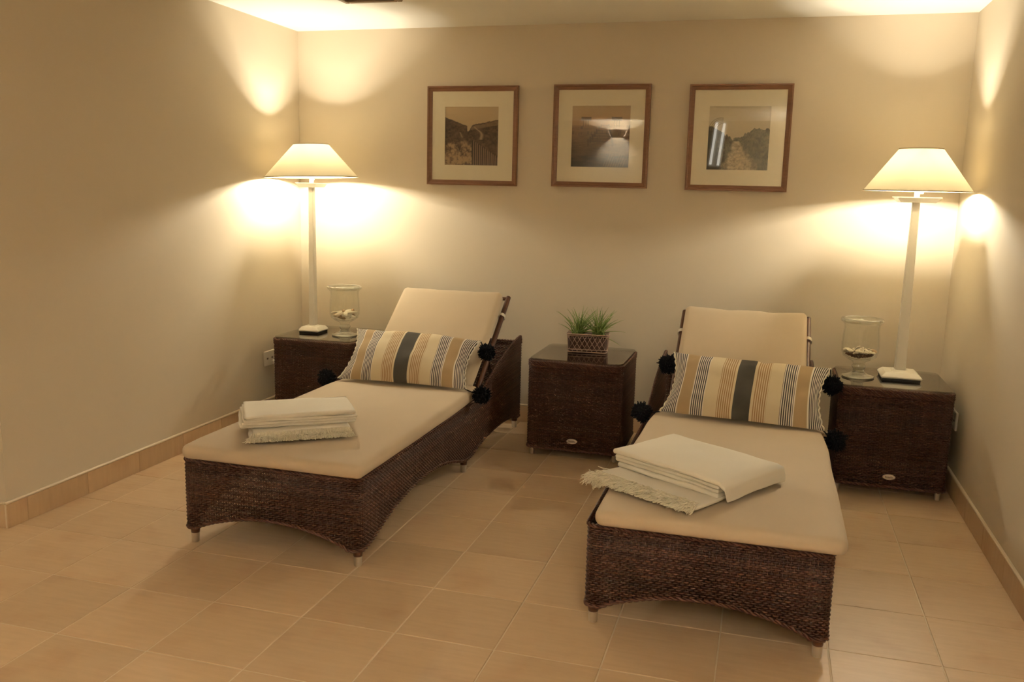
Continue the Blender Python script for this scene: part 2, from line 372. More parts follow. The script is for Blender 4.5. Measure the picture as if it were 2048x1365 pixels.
# ================================================================== setting
def slab(name, c, d, mat, parent=None, bev=0): return MB().box(c, d, bev=bev).build(name, mat, parent)
T = 0.12
struct(slab('wall_back', ((XO + XR) / 2, D + T / 2, H / 2), (XR - XO + 2 * T, T, H), M['wall']))
struct(slab('wall_left', ((XO + XL) / 2, (YL + D) / 2, H / 2), (XL - XO, D - YL, H), M['wall']))
struct(slab('wall_right', (XR + T / 2, (YR + D) / 2, H / 2), (T, D - YR, H), M['wall']))
struct(slab('wall_rear', ((XO + XR) / 2, YR - T / 2, H / 2), (XR - XO + 2 * T, T, H), M['wall']))
struct(slab('wall_far_left', (XO - T / 2, (YR + YL) / 2, H / 2), (T, YL - YR, H), M['wall']))
struct(slab('ceiling', ((XO + XR) / 2, (YR + D) / 2, H + T / 2), (XR - XO + 2 * T, D - YR + 2 * T, T), M['ceiling']))
# floor: grout bed with every tile laid on it
floor = struct(slab('floor', ((XO + XR) / 2, (YR + D) / 2, -0.0520), (XR - XO + 2 * T, D - YR + 2 * T, 0.1), M['grout']))
PX, PY, GX, GY = 0.379, 0.3915, -0.454, 2.389
tile_mesh = MB().box((0, 0, -0.006), (PX - 0.0050, PY - 0.0050, 0.012), bev=0.0016).mesh('tile'); tile_mesh.materials.append(M['tile'])
x0t, y0t = GX - 9 * PX, GY - 4 * PY
for i in range(-9, 4):
    for j in range(-4, 9):
        xa, ya = GX + i * PX, GY + j * PY; xb, yb = min(xa + PX, XR), min(ya + PY, D)
        if yb - ya < .02 or xb - xa < .02: continue
        if xb <= XL + .02 and yb > YL + .05: continue
        if xb - xa > PX - .01 and yb - ya > PY - .01: t = link('tile', tile_mesh, None, floor, ((xa + xb) / 2, (ya + yb) / 2, 0), smooth=False)
        else: t = MB().box((0, 0, -0.006), (xb - xa - .0050, yb - ya - .0050, 0.012), bev=.0016).build('tile', M['tile'], floor, ((xa + xb) / 2, (ya + yb) / 2, 0))
fo = [((XO + x0t) / 2, (YR + YL) / 2, x0t - XO, YL - YR), ((x0t + XR) / 2, (YR + y0t) / 2, XR - x0t, y0t - YR)]
for cx_, cy_, dx_, dy_ in fo: slab('far_tiling', (cx_, cy_, -0.006), (dx_ - .004, dy_ - .004, 0.012), M['floor_far'], floor)
# tiled baseboards with a pale moulded top edge
BH = 0.1263; BT = 0.014
def baseboard(name, a, b_, out, first=0.0):
    a, b_ = Vector(a), Vector(b_); d = (b_ - a); ln = d.length; d.normalize(); o3 = Vector(out)
    root = None; s = 0.0; pos = [0.0]
    x = first if first > 0 else 0.39
    while x < ln - .02: pos.append(x); x += 0.39
    pos.append(ln)
    rot = math.atan2(d.y, d.x); mid = (a + b_) / 2
    root = struct(MB().box(mid + o3 * (BT * .3) + Vector((0, 0, (BH - .012) / 2)), (ln, BT * .6, BH - .014), rotz=rot).build(name, M['grout']))
    for p, q in zip(pos, pos[1:]):
        c = a + d * ((p + q) / 2) + o3 * (BT * .62) + Vector((0, 0, (BH - .011) / 2))
        MB().box((0, 0, 0), (q - p - .0022, BT * .76, BH - .012), rotz=rot, bev=.0015).build('tile', M['tile'], root, c)
    MB().box(mid + o3 * (BT * .55) + Vector((0, 0, BH - .0055)), (ln, BT * 1.1, .011), rotz=rot, bev=.003).build('edge_strip', M['edge'], root)
    return root
baseboard('baseboard_left', (XL, YL - BT, 0), (XL, D, 0), (1, 0, 0), 0.12)
baseboard('baseboard_right', (XR, -0.5, 0), (XR, D, 0), (-1, 0, 0), 0.2)
baseboard('baseboard_back', (XL + BT, D, 0), (XR - BT, D, 0), (0, -1, 0), 0.2)
baseboard('baseboard_return', (XL - 1.6, YL, 0), (XL + .001, YL, 0), (0, -1, 0), 0.3)

# ================================================================== ceiling fitting at the top edge
t = thing('ceiling_vent', 'flat brown ceiling vent cut off by the top edge of the picture', 'vent', (-2.30, 4.78, H))
MB().box((0, 0, -.004), (.36, .36, .008)).build('backing', M['hole'], t)
for s in (-1, 1):
    MB().box((s * .165, 0, -.009), (.03, .36, .018), bev=.004).build('frame_bar', M['vent'], t); MB().box((0, s * .165, -.009), (.30, .03, .018), bev=.004).build('frame_bar', M['vent'], t)
for k in range(7):
    MB().box((0, -.12 + k * .04, -.011), (.30, .022, .004), rot=Matrix.Rotation(.5, 3, 'X')).build('slat', M['vent'], t)

# ================================================================== loungers
LW, LL = 0.864, 2.50
TOPP = [(0, .392), (.90, .394), (1.25, .396), (1.45, .399), (1.56, .412), (1.65, .440), (1.80, .490), (1.965, .546), (2.12, .582), (2.25, .610), (2.38, .630), (2.44, .636), (2.50, .632)]
BOTP = [(0, .078), (.06, .078), (.12, .092), (.22, .125), (.36, .162), (.55, .185), (.75, .193), (.95, .180), (1.10, .150), (1.25, .110), (1.34, .085), (1.46, .085), (1.56, .108), (1.70, .128), (1.9, .138), (2.1, .135), (2.28, .115), (2.40, .08), (2.50, .08)]
def smooth_interp(tab):
    x = np.array([p for p, _ in tab]); y = np.array([q for _, q in tab])
    def f(v): return sum(np.interp(np.asarray(v) + d, x, y) for d in (-.05, -.025, 0, .025, .05)) / 5
    return f
topy, boty = smooth_interp(TOPP), smooth_interp(BOTP)
lpath, LTOT = rrect_path(LW / 2, LL / 2, 0.035)
def l_local(s):
    X, Y, NX, NY = lpath(s); return X, Y + LL / 2, NX, NY
def l_top(s):
    X, Y, NX, NY = l_local(s); rear = Y > LL - .036
    return np.where(rear, .588, topy(Y))
def l_bottom(s):
    X, Y, NX, NY = l_local(s); t_ = np.clip((X + LW / 2) / LW, 0, 1); front = Y < .036; rear = Y > LL - .036
    arch = .078 + .082 * np.clip(np.sin(PI * np.clip((t_ - .07) / .86, 0, 1)), 0, 1) ** .75
    return np.where(front, arch, np.where(rear, .08 + .10 * np.clip(np.sin(PI * np.clip((t_ - .07) / .86, 0, 1)), 0, 1) ** .7, boty(Y)))
lounger_weave = weave('woven_body', l_local, LTOT, l_bottom, l_top, .07, .63)
lounger_weave.materials.append(M['wicker'])
ss = np.linspace(0, LTOT, 520, endpoint=False); X_, Y_, NX_, NY_ = l_local(ss)
mb = MB(); braid(mb, np.stack([X_, Y_, l_top(ss)], 1), .0048, .0054, .040, closed=True); trim_top = mb.mesh('rim_braid'); trim_top.materials.append(M['wicker_trim'])
mb = MB(); braid(mb, np.stack([X_, Y_, l_bottom(ss)], 1), .0045, .0055, .05, closed=True); trim_bot = mb.mesh('hem_braid'); trim_bot.materials.append(M['wicker_trim'])
leg_me = MB(); leg_me.lathe([(0.0001, .040), (.0190, .0445), (.0205, .06), (.021, .10), (.021, .16), (.0001, .16)], 14); leg_mesh = leg_me.mesh('leg'); leg_mesh.materials.append(M['wicker_trim'])
tip_me = MB(); tip_me.lathe([(.0001, 0), (.015, 0), (.0165, .002), (.0185, .042), (.0185, .045), (.0001, .045)], 16); tip_mesh = tip_me.mesh('metal_tip'); tip_mesh.materials.append(M['metal'])
def add_leg(root, x, y, sc=1.0):
    l = link('leg', leg_mesh, None, root, (x, y, 0)); l.scale = (sc, sc, 1)
    t = link('metal_tip', tip_mesh, None, l, (0, 0, 0)); autosmooth(t); return l
BA = math.radians(38.0); BD = Vector((0, math.cos(BA), math.sin(BA))); BN = Vector((0, -math.sin(BA), math.cos(BA))); HINGE = Vector((0, 1.565, .470)); BLEN = .785
def back_pt(x, v, wn): return Vector((x, 0, 0)) + HINGE + BD * v + BN * wn
bw_path = lambda s: (np.asarray(s) - .31, 0 * np.asarray(s), 0 * np.asarray(s), 0 * np.asarray(s) + 1)
def bw_pos(V):
    o_ = np.array(HINGE); out = np.zeros_like(V); out[:, 0] = V[:, 0]; d = np.array(BD); n_ = np.array(BN)
    return out + o_ + V[:, 2:3] * d + (V[:, 1:2] - .104) * n_
back_weave = weave('back_panel', bw_path, .62, lambda s: 0 * s + .05, lambda s: 0 * s + .80, .05, .80, pr=.014, pc=.03, closed=False, pos3=bw_pos); back_weave.materials.append(M['wicker'])
def lounger(loc, label, xoff):
    t = thing('sun_lounger', label, 'lounger', loc, 0, 'wicker loungers')
    stuff(link('woven_body', lounger_weave, None, t)); link('rim_braid', trim_top, None, t); link('hem_braid', trim_bot, None, t)
    for y in (.035, 1.40, 2.455):
        for s in (-1, 1): add_leg(t, s * (LW / 2 - .030), y)
    mb = MB()
    for k in range(9): mb.box((0, .12 + k * .175, .372), (LW - .06, .10, .014))
    for s in (-1, 1): mb.box((s * .385, .82, .353), (.03, 1.60, .022))
    mb.build('seat_deck', M['dark_frame'], t)
    for s in (-1, 1):
        mb = MB(); mb.tube([back_pt(xoff + s * .352, v, -.101) for v in np.linspace(.0, .845, 12)], [.0165] * 11 + [.015], 10); autosmooth(mb.build('back_rail', M['wicker_trim'], t))
    mb = MB(); mb.tube([back_pt(xoff - .35, .83, -.101), back_pt(xoff + .35, .83, -.101)], .012, 8); autosmooth(mb.build('back_crossbar', M['wicker_trim'], t))
    o = stuff(link('back_panel', back_weave, None, t)); o.location.x = xoff
    mb = MB(); mb.tube([back_pt(xoff - .25, .50, -.12), (xoff - .25, 2.35, .30), (xoff + .25, 2.35, .30), back_pt(xoff + .25, .50, -.12)], .011, 8); autosmooth(mb.build('back_prop', M['dark_frame'], t))
    return t
L1 = (-1.998, 3.235, 0); L2 = (-.1405, 3.07, 0)
lounger(L1, 'dark brown wicker lounger on the left, between the left wall and the middle side table', .035)
lounger(L2, 'dark brown wicker lounger nearest the camera, between the middle and right side tables', .035)

def cushion(loc, label, ears, seed):
    t = thing('lounger_cushion', label, 'cushion', loc, 0, 'tan lounger cushions')
    def nz(p, k, a): return noise.noise(Vector((p[0] * k + seed, p[1] * k, p[2] * k))) * a
    th, ln, wd = .068, 1.605, .862
    def df(p):
        u, v = p[0] / (wd / 2), p[1] / (ln / 2); z = p[2]
        k = max(0, z) / (th / 2); z += k * (.010 * (1 - u * u) * (1 - v * v) + nz(p, 4, .004) - .006 * max(0, -v - .85) / .15)
        x = p[0] * (1 - .072 * max(0, v) ** 4); x += nz((p[1], 3, 0), 3, .004)
        return (x, p[1] + nz((p[0], 1, 0), 2.5, .006), z)
    me = rbox((wd, ln, th), .030, (22, 36, 2), df)
    link('seat_pad', me, M['canvas'], t, (.035, -.065 + ln / 2, .4135 + th / 2))
    bl, bw, bt_ = .80, .69, .080
    def db(p):
        u, v = p[0] / (bw / 2), p[1] / (bl / 2); z = p[2]
        z += max(0, z) / (bt_ / 2) * (.014 * (1 - u * u) * (1 - v * v) + nz(p, 4, .004))
        y = p[1]
        if v > .3:
            k = (v - .3) / .7; y += k * k * (ears * (.012 * abs(u) ** 3 - .010 * math.exp(-((u + .28) / .13) ** 2) - .009 * math.exp(-((u - .42) / .12) ** 2)) + nz((p[0], 2, 0), 5, .006))
        x = p[0] * (1 - .012 * max(0, v) - .02 * max(0, -v))
        return (x, y, z)
    me = rbox((bw, bl, bt_), .032, (20, 24, 2), db)
    o = link('back_pad', me, M['canvas'], t); c = back_pt(.035, bl / 2 - .005, -bt_ / 2 + .004)
    o.matrix_local = Matrix(((1, 0, 0, c.x), (0, BD.y, BN.y, c.y), (0, BD.z, BN.z, c.z), (0, 0, 0, 1)))
    for s in (-1, 1):                                              # straps that hold the pad to the rails
        mb = MB(); c = back_pt(.035 + s * .352, .665, -.099)
        q = [c + Vector((math.cos(a) * .023, 0, 0)) + BN * (math.sin(a) * .027) for a in np.linspace(0, 2 * PI, 14, endpoint=False)]
        V = []
        for p in q: V += [p - BD * .011, p + BD * .011]
        n = len(q); mb.add(V, [(2 * i, 2 * ((i + 1) % n), 2 * ((i + 1) % n) + 1, 2 * i + 1) for i in range(n)]); mb.build('strap', M['piping'], t, smooth=True)
    return t
cushion(L1, 'tan lounger cushion with a smooth straight top edge, on the left lounger', .35, 3.1)
cushion(L2, 'tan lounger cushion with a puckered top edge, on the right lounger', 1.0, 9.4)

# ------------------------------------------------------------------ striped pillows with black pompom tassels
def pompom_mesh(R, n, seed):
    r_ = random.Random(seed); mb = MB()
    for i in range(n):
        d = Vector((r_.gauss(0, 1), r_.gauss(0, 1), r_.gauss(0, 1))).normalized(); l = R * r_.uniform(.82, 1.08)
        a = d * (R * .1); m_ = d * (l * .6) + Vector((0, 0, -.002)); e = d * l + Vector((r_.uniform(-1, 1), r_.uniform(-1, 1), r_.uniform(-1.2, .3))) * (R * .16)
        mb.tube([a, m_, e], [.0024, .0046, .0026], 4)
    mb.lathe([(.0001, -R * .78), (R * .55, -R * .55), (R * .78, 0), (R * .55, R * .55), (.0001, R * .78)], 10)
    return mb.mesh('tassel')
pom = pompom_mesh(.052, 420, 4); pom.materials.append(M['tassel'])
def pillow(label, BL, BR, TL, TR, thick, seed, tassels, sag):
    BL, BR, TL, TR = map(Vector, (BL, BR, TL, TR)); c = (BL + BR + TL + TR) / 4
    nrm = ((BR - BL).cross(TL - BL)).normalized()
    t = thing('striped_pillow', label, 'pillow', c, 0, 'striped pillows')
    nu, nv = 72, 34; V = []; UV = []; F = []
    def pt(u, v, side):
        a = BL.lerp(BR, u); b_ = TL.lerp(TR, u); p = a.lerp(b_, v); x, y = 2 * u - 1, 2 * v - 1
        e = (1 - abs(x) ** 2.6) * (1 - abs(y) ** 2.2)
        h = thick * max(e, 0) ** .62
        pin = .032 * (1 - abs(x)) ** 0 * (1 - x * x)                   # edges draw in between the corners
        p = p + (b_ - a).normalized() * (-y * pin * .55 * abs(y) ** 3) + (BR - BL).normalized() * (-x * .040 * (1 - y * y) * abs(x) ** 5)
        wr = noise.noise(Vector((u * 6 + seed, v * 4, seed))) * .014 + noise.noise(Vector((u * 15 + seed, v * 7, seed + 3))) * .005 + .008 * math.sin(v * 11 + u * 5 + seed) * abs(x) ** 5
        p = p - (b_ - a).normalized() * (.016 * math.exp(-((u - .60) / .035) ** 2) + .008 * math.exp(-((u - .22) / .05) ** 2)) * max(0, y) ** 3
        if v < .5: p = p + Vector((0, -sag * (1 - x * x) * (1 - v / .5) * .4, 0))
        return p - c + Vector((0, 0, .006)) + nrm * (side * h * (1 if side > 0 else .38) + (wr if side > 0 else wr * .3) * min(1, e * 3))
    for side in (1, -1):
        o = len(V)
        for j in range(nv + 1):
            for i in range(nu + 1):
                u, v = .5 - .5 * math.cos(PI * i / nu) if False else i / nu, j / nv
                V.append(pt(u, v, side)); UV.append((u, v))
        for j in range(nv):
            for i in range(nu):
                q = (o + j * (nu + 1) + i, o + j * (nu + 1) + i + 1, o + (j + 1) * (nu + 1) + i + 1, o + (j + 1) * (nu + 1) + i)
                F.append(q if side > 0 else q[::-1])
    me = bpy.data.meshes.new('cover'); me.from_pydata([tuple(v) for v in V], [], F); me.update()
    uvl = me.uv_layers.new(name='UVMap'); li = np.zeros(len(me.loops), dtype=np.int32); me.loops.foreach_get('vertex_index', li)
    uvl.data.foreach_set('uv', np.array(UV, dtype=np.float32)[li].ravel())
    link('cover', me, M['stripe'], t)
    for u in (0, 1):
        mb = MB(); q = []
        for j in range(0, 61):
            p = pt(u, j / 60, 1); q.append(p + (BR - BL).normalized() * ((u * 2 - 1) * (.003 + .003 * math.sin(j * 1.05 + seed))) + nrm * (.003 * math.sin(j * .8)))
        mb.tube(q, .0042, 6); mb.build('edging', M['piping'], t, smooth=True)
    for p in tassels:
        p = Vector(p); o = link('tassel', pom, None, t, p - c, smooth=False); o.rotation_euler = (rng.uniform(0, 3), rng.uniform(0, 3), rng.uniform(0, 3)); o['label'] = 'black yarn pompom tassel'
        cn = min((pt(u_, v_, 1) for u_ in (0, 1) for v_ in (0, 1)), key=lambda q: (q - (p - c)).length)
        mb = MB(); mb.tube([cn, (cn + (p - c)) / 2 + Vector((0, 0, -.004)), p - c], .0035, 5); mb.build('tassel_cord', M['tassel'], t, smooth=True)
    return t
pillow('striped lumbar pillow leaning on the left lounger backrest', (-2.350, 4.575, .492), (-1.575, 4.585, .492), (-2.428, 4.99, .722), (-1.628, 5.0, .700), .098, 1.3,
       [(-2.448, 4.62, .486), (-1.486, 4.62, .464), (-1.570, 4.965, .645)], .05)
pillow('striped lumbar pillow leaning on the right lounger backrest', (-.478, 4.48, .492), (.312, 4.40, .490), (-.458, 4.85, .742), (.352, 4.85, .716), .078, 5.9,
       [(-.580, 4.53, .474), (-.490, 4.86, .675), (.366, 4.83, .635), (.376, 4.45, .440)], .09)

# ------------------------------------------------------------------ fringed throws
def strand(mb, p, d, ln, r=.0020, droop=.5, zfloor=None, wig=.3, n=6):
    p = Vector(p); d = Vector(d).normalized(); q = [p.copy()]; side = Vector((rng.gauss(0, 1), rng.gauss(0, 1), rng.gauss(0, 1))) * wig
    cur = p.copy(); st = ln / (n - 1)
    for k in range(n - 1):
        d = (d + Vector((0, 0, -droop / (n - 1))) + side / (n - 1) + Vector((rng.gauss(0, 1), rng.gauss(0, 1), rng.gauss(0, 1))) * wig * .35).normalized()
        cur = cur + d * st
        if zfloor is not None:
            zf = zfloor(cur)
            if cur.z < zf: cur.z = zf + rng.uniform(0, .004)
        q.append(cur.copy())
    mb.tube(q, [r] * (n - 1) + [r * .7], 4)
def throw(label, origin, ang, layers, fringes, seed, extra=None):
    """local frame: x along the fold front, y to the back, z up from the cushion"""
    t = thing('fringed_throw', label, 'blanket', origin, ang, 'folded throws'); mb_v = []; mb_f = []
    for li, (x0, x1, y0, y1, z0, z1, drop) in enumerate(layers):
        dx, dy, dz = x1 - x0, y1 - y0, z1 - z0; r = min(dz * .48, .02)
        def df(p, x0=x0, y0=y0, z0=z0, dx=dx, dy=dy, dz=dz, li=li, drop=drop):
            u, v = p[0] / (dx / 2), p[1] / (dy / 2)
            q = Vector((p[0] + x0 + dx / 2, p[1] + y0 + dy / 2, p[2] + z0 + dz / 2))
            n_ = Vector((q.x * 9 + seed, q.y * 9, li * 3.3))
            q.z += noise.noise(n_) * .0055 * (1 if p[2] > 0 else .5); q.y += noise.noise(n_ * .7 + Vector((5, 0, 0))) * .008; q.x += noise.noise(n_ * .8 + Vector((0, 7, 0))) * .010
            q.z += drop(u, v, p[2] > 0)
            return q
        me = rbox((dx, dy, dz), r, (18, 14, 1), df)
        V = np.zeros(len(me.vertices) * 3, dtype=np.float32); me.vertices.foreach_get('co', V)
        o = sum(len(a) for a in mb_v); mb_v.append(V.reshape(-1, 3)); mb_f.append(np.array([tuple(p.vertices) for p in me.polygons]) + o); bpy.data.meshes.remove(me)
    me = from_np('cloth', np.concatenate(mb_v), np.concatenate(mb_f)); link('cloth', me, M['throw'], t)
    for (a, b_, d, n, ln, zf, droop, wig) in fringes:
        mb = MB(); a, b_ = Vector(a), Vector(b_)
        for k in range(n):
            q = a.lerp(b_, (k + rng.uniform(-.4, .4)) / n)
            q.z += rng.uniform(-.004, .005); strand(mb, q, Vector(d) + Vector((rng.gauss(0, .24), 0, rng.gauss(0, .15))), ln * rng.uniform(.7, 1.15), zfloor=zf, droop=droop, wig=wig)
        o = stuff(mb.build('fringe', M['fringe'], t, smooth=True)); o['label'] = 'knotted cream fringe'
    return t
flat = lambda u, v, top: 0.0
slope = lambda u, v, top: -.008 * max(0, u - .3) - .005 * max(0, v)
# left throw: origin at the left end of its folded front edge
a1 = math.radians(35)
back_drop = lambda u, v, top: (-.010 * max(0, v - .6) / .4 - .004 * (u * u)) if top else 0
zf0 = lambda p: .0025
lip = lambda u, v, top: -.006 * max(0, -v - .75) / .25
throw('cream throw with two rows of fringe, folded on the left lounger', (-2.105, 3.235, .4970), a1, [
    (.015, .465, .022, .36, .000, .019, lip), (.030, .455, .040, .36, .020, .043, lip),
    (-.018, .485, .082, .385, .043, .058, flat), (-.008, .492, .070, .39, .058, .072, flat), (-.004, .49, .064, .385, .072, .084, flat), (.0, .49, .060, .385, .084, .106, back_drop)],
    [((.01, .026, .010), (.465, .026, .010), (0, -1, .15), 420, .042, zf0, .7, .28), ((.012, .030, .015), (.46, .030, .015), (0, -1, .35), 260, .036, zf0, .9, .28),
     ((.03, .044, .030), (.455, .044, .030), (0, -1, -.2), 420, .030, lambda p: .020 if p.y > .03 else .0025, 1.2, .25)], 2.2)
a2 = math.radians(-31)
def over2(p):                                                       # strands lie on the pad and hang over its left and front edges
    wx = -.548 + p.x * math.cos(a2) - p.y * math.sin(a2); wy = 3.432 + p.x * math.sin(a2) + p.y * math.cos(a2)
    return .0025 if (wx > -.548 and wy > 2.985) else -.2
def right_drop(u, v, top):
    k = max(max(0, (u - .93) / .07), max(0, (v - .93) / .07)); return -.060 * k * k - (.010 * max(0, u - .3) + .006 * max(0, v)) - .005 * (1 - u * u) * math.sin(3 * v)
throw('cream throw with one wide fringed end, folded on the right lounger', (-.548, 3.432, .4970), a2, [
    (.02, .50, -.130, .10, .000, .014, flat), (.02, .498, .01, .385, .014, .034, slope), (.0, .498, .012, .385, .034, .052, slope), (.005, .50, .006, .39, .052, .068, slope), (.0, .535, .0, .425, .068, .088, right_drop)],
    [((.005, -.128, .008), (.50, -.128, .006), (0, -1, .15), 460, .060, over2, .8, .38), ((.005, -.118, .015), (.50, -.118, .014), (0, -1, .25), 330, .052, over2, .9, .38),
     ((.02, -.098, .0165), (.49, -.098, .0155), (0, -1, .3), 220, .030, lambda p: .0165 if p.y > -.128 else .0025, .9, .35), ((.022, -.125, .008), (.022, -.03, .008), (-1, -.5, .1), 60, .050, over2, .9, .4)], 8.8)

# ================================================================== wicker side tables
TW, TH = .575, .592
tpath, TTOT = rrect_path(TW / 2, TW / 2, .04)
table_weave = weave('woven_body', tpath, TTOT, lambda s: 0 * s + .055, lambda s: 0 * s + TH - .012, .055, TH - .012, pr=.0086, pc=.0126); table_weave.materials.append(M['wicker'])
ss = np.linspace(0, TTOT, 160, endpoint=False); X_, Y_, _, _ = tpath(ss)
mb = MB()
for R_, zz in ((.0042, TH - .006), (.0042, TH - .018), (.0042, TH - .030)): braid(mb, np.stack([X_, Y_, 0 * X_ + zz], 1), R_, .0048, .034, closed=True)
table_rim = mb.mesh('rim_braid'); table_rim.materials.append(M['wicker_trim'])
mb = MB(); braid(mb, np.stack([X_, Y_, 0 * X_ + .055], 1), .005, .006, .045, closed=True); table_hem = mb.mesh('hem_braid'); table_hem.materials.append(M['wicker_trim'])
m2 = MB(); V = []
top_weave = weave('top_panel', lambda s: (np.asarray(s) - .275, 0 * np.asarray(s), 0 * np.asarray(s), 0 * np.asarray(s) + 1), .55, lambda s: 0 * s - .275, lambda s: 0 * s + .275, -.275, .275, pr=.0115, pc=.018, closed=False,
                  pos3=lambda V: np.stack([V[:, 0], V[:, 2], V[:, 1] + TH - .016], 1)); top_weave.materials.append(M['wicker'])
def rr_pane(hx, hy, rc, z0, z1):
    p, Lt = rrect_path(hx, hy, rc); s = np.linspace(0, Lt, 64, endpoint=False); X, Y, _, _ = p(s); n = 64
    V = [(x, y, z0) for x, y in zip(X, Y)] + [(x, y, z1) for x, y in zip(X, Y)]
    return V, [tuple(range(n - 1, -1, -1)), tuple(range(n, 2 * n))] + [(i, (i + 1) % n, n + (i + 1) % n, n + i) for i in range(n)]
pane_mesh = MB().add(*rr_pane(TW / 2 - .004, TW / 2 - .004, .036, TH + .0065, TH + .0125)).mesh('glass_top'); pane_mesh.materials.append(M['table_glass'])
ZT = TH + .0130
def side_table(loc, label):
    t = thing('side_table', label, 'table', loc, 0, 'wicker side tables')
    stuff(link('woven_body', table_weave, None, t)); link('rim_braid', table_rim, None, t); link('hem_braid', table_hem, None, t); stuff(link('top_panel', top_weave, None, t))
    link('glass_top', pane_mesh, None, t, smooth=False)
    for sx_ in (-1, 1):
        for sy_ in (-1, 1): add_leg(t, sx_ * (TW / 2 - .032), sy_ * (TW / 2 - .032), .82)
    mb = MB(); n = 28; yb = -TW / 2 - .0085
    V = [(math.cos(2 * PI * k / n) * a, y_, .112 + math.sin(2 * PI * k / n) * b_) for a, b_, y_ in ((.033, .015, yb + .006), (.033, .015, yb), (.029, .0125, yb - .0025)) for k in range(n)]
    F = [(i * n + k, i * n + (k + 1) % n, (i + 1) * n + (k + 1) % n, (i + 1) * n + k) for i in range(2) for k in range(n)] + [tuple(2 * n + k for k in range(n))]
    mb.add(V, F); bd = autosmooth(mb.build('badge', M['badge'], t)); bd['label'] = 'oval metal maker badge'
    mb = MB()
    for k in range(6):
        x = -.0165 + k * .0066; hh = (.0075, .0045, .005, .0045, .007, .0045)[k]; mb.box((x, yb - .003, .112 + (hh - .0045) / 2), (.0042, .0012, hh), rotz=0)
    mb.box((0, yb - .003, .1065), (.036, .0012, .0012)); mb.build('badge_print', M['ink'], bd)
    return t
side_table((-1.064, 5.385, 0), 'middle wicker side table with glass top, holding the potted grass')
side_table((.712, 5.325, 0), 'right wicker side table with glass top, beside the right wall')
side_table((-2.848, 5.445, 0), 'left wicker side table with glass top, in the left corner')

# ================================================================== table lamps
def table_lamp(label, x, y, bw, p0, p1, rtop, rbot, zb, zt_, zbulb, tilt, rot):
    t = thing('table_lamp', label, 'lamp', (x, y, ZT), rot, 'white table lamps')
    g = lambda z: z - ZT
    MB().box((0, 0, .006), (bw * .93, bw * .93, .012)).build('felt_foot', M['rubber'], t)
    mb = MB(); mb.box((0, 0, .0185), (bw, bw, .013), bev=.004); mb.box((0, 0, .034), (bw * .97, bw * .97, .018), taper=.80); mb.box((0, 0, .046), (bw * .45, bw * .45, .008), taper=.8); mb.build('base', M['white'], t)
    ph = g(1.598) - .05
    mb = MB(); mb.box((0, 0, .05 + ph / 2), (p1, p1, ph), taper=p0 / p1, bev=.003); mb.build('pole', M['white'], t)
    mb = MB(); z0 = g(1.598); mb.box((0, 0, z0 + .003), (bw * .82, bw * .82, .026), taper=1.26); mb.box((0, 0, z0 + .018), (bw * 1.05, bw * 1.05, .005)); mb.build('drip_tray', M['white'], t)
    mb = MB(); mb.lathe([(.0001, z0 + .018), (.014, z0 + .018), (.014, z0 + .05), (.016, z0 + .052), (.016, g(zbulb) - .055), (.010, g(zbulb) - .026), (.0001, g(zbulb) - .026)], 14); mb.build('socket', M['white'], t, smooth=True)
    mb = MB(); mb.tube([(.0, -.014, z0 + .040), (.03, -.016, z0 + .042)], .004, 6); mb.build('switch', M['white'], t, smooth=True)
    sh = MB(); n = 64
    for kind in (0,):
        V = []; rings = 7
        for i in range(rings):
            f_ = i / (rings - 1); r_ = rbot + (rtop - rbot) * f_; z_ = g(zb) + (zt_ - zb) * f_
            for k in range(n):
                a = 2 * PI * k / n; V.append((r_ * math.cos(a), r_ * math.sin(a), z_ + tilt * r_ * math.cos(a)))
        sh.add(V, [(i * n + k, i * n + (k + 1) % n, (i + 1) * n + (k + 1) % n, (i + 1) * n + k) for i in range(rings - 1) for k in range(n)])
    so = sh.build('shade', M['shade'], t, smooth=True)
    mb = MB()
    for r_, z_ in ((rbot, g(zb)), (rtop, g(zt_))): mb.tube([(r_ * math.cos(a), r_ * math.sin(a), z_ + tilt * r_ * math.cos(a)) for a in np.linspace(0, 2 * PI, 48, endpoint=False)], .0028, 5, closed=True)
    mb.build('shade_rim', M['shade_trim'], so, smooth=True)
    mb = MB()
    for k in range(3):
        a = 2 * PI * k / 3 + .5; mb.tube([(.017 * math.cos(a), .017 * math.sin(a), g(zbulb) - .045), (rtop * math.cos(a), rtop * math.sin(a), g(zt_) - .004 + tilt * rtop * math.cos(a))], .0018, 5)
    mb.build('shade_carrier', M['metal'], t)
    mb = MB(); zq = g(zbulb); mb.lathe([(.0001, zq - .018), (.008, zq - .016), (.014, zq - .008), (.0165, zq), (.014, zq + .008), (.008, zq + .014), (.0001, zq + .016)], 14); bo = mb.build('bulb', M['bulb'], t, smooth=True)
    ld = bpy.data.lights.new('bulb_light', 'POINT'); ld.energy = LAMP_W; ld.color = LAMP_COL; ld.shadow_soft_size = .028
    lo = bpy.data.objects.new('bulb_light', ld); COL.objects.link(lo); lo.parent = t; lo.location = (0, 0, zq)
    return t
table_lamp('white table lamp with conical shade, in the left corner', -2.975, 5.425, .150, .034, .044, .115, .308, 1.655, 1.870, 1.735, .03, 0)
table_lamp('white table lamp with conical shade, by the right wall', .758, 5.350, .212, .038, .056, .112, .278, 1.650, 1.876, 1.722, 0, 0)

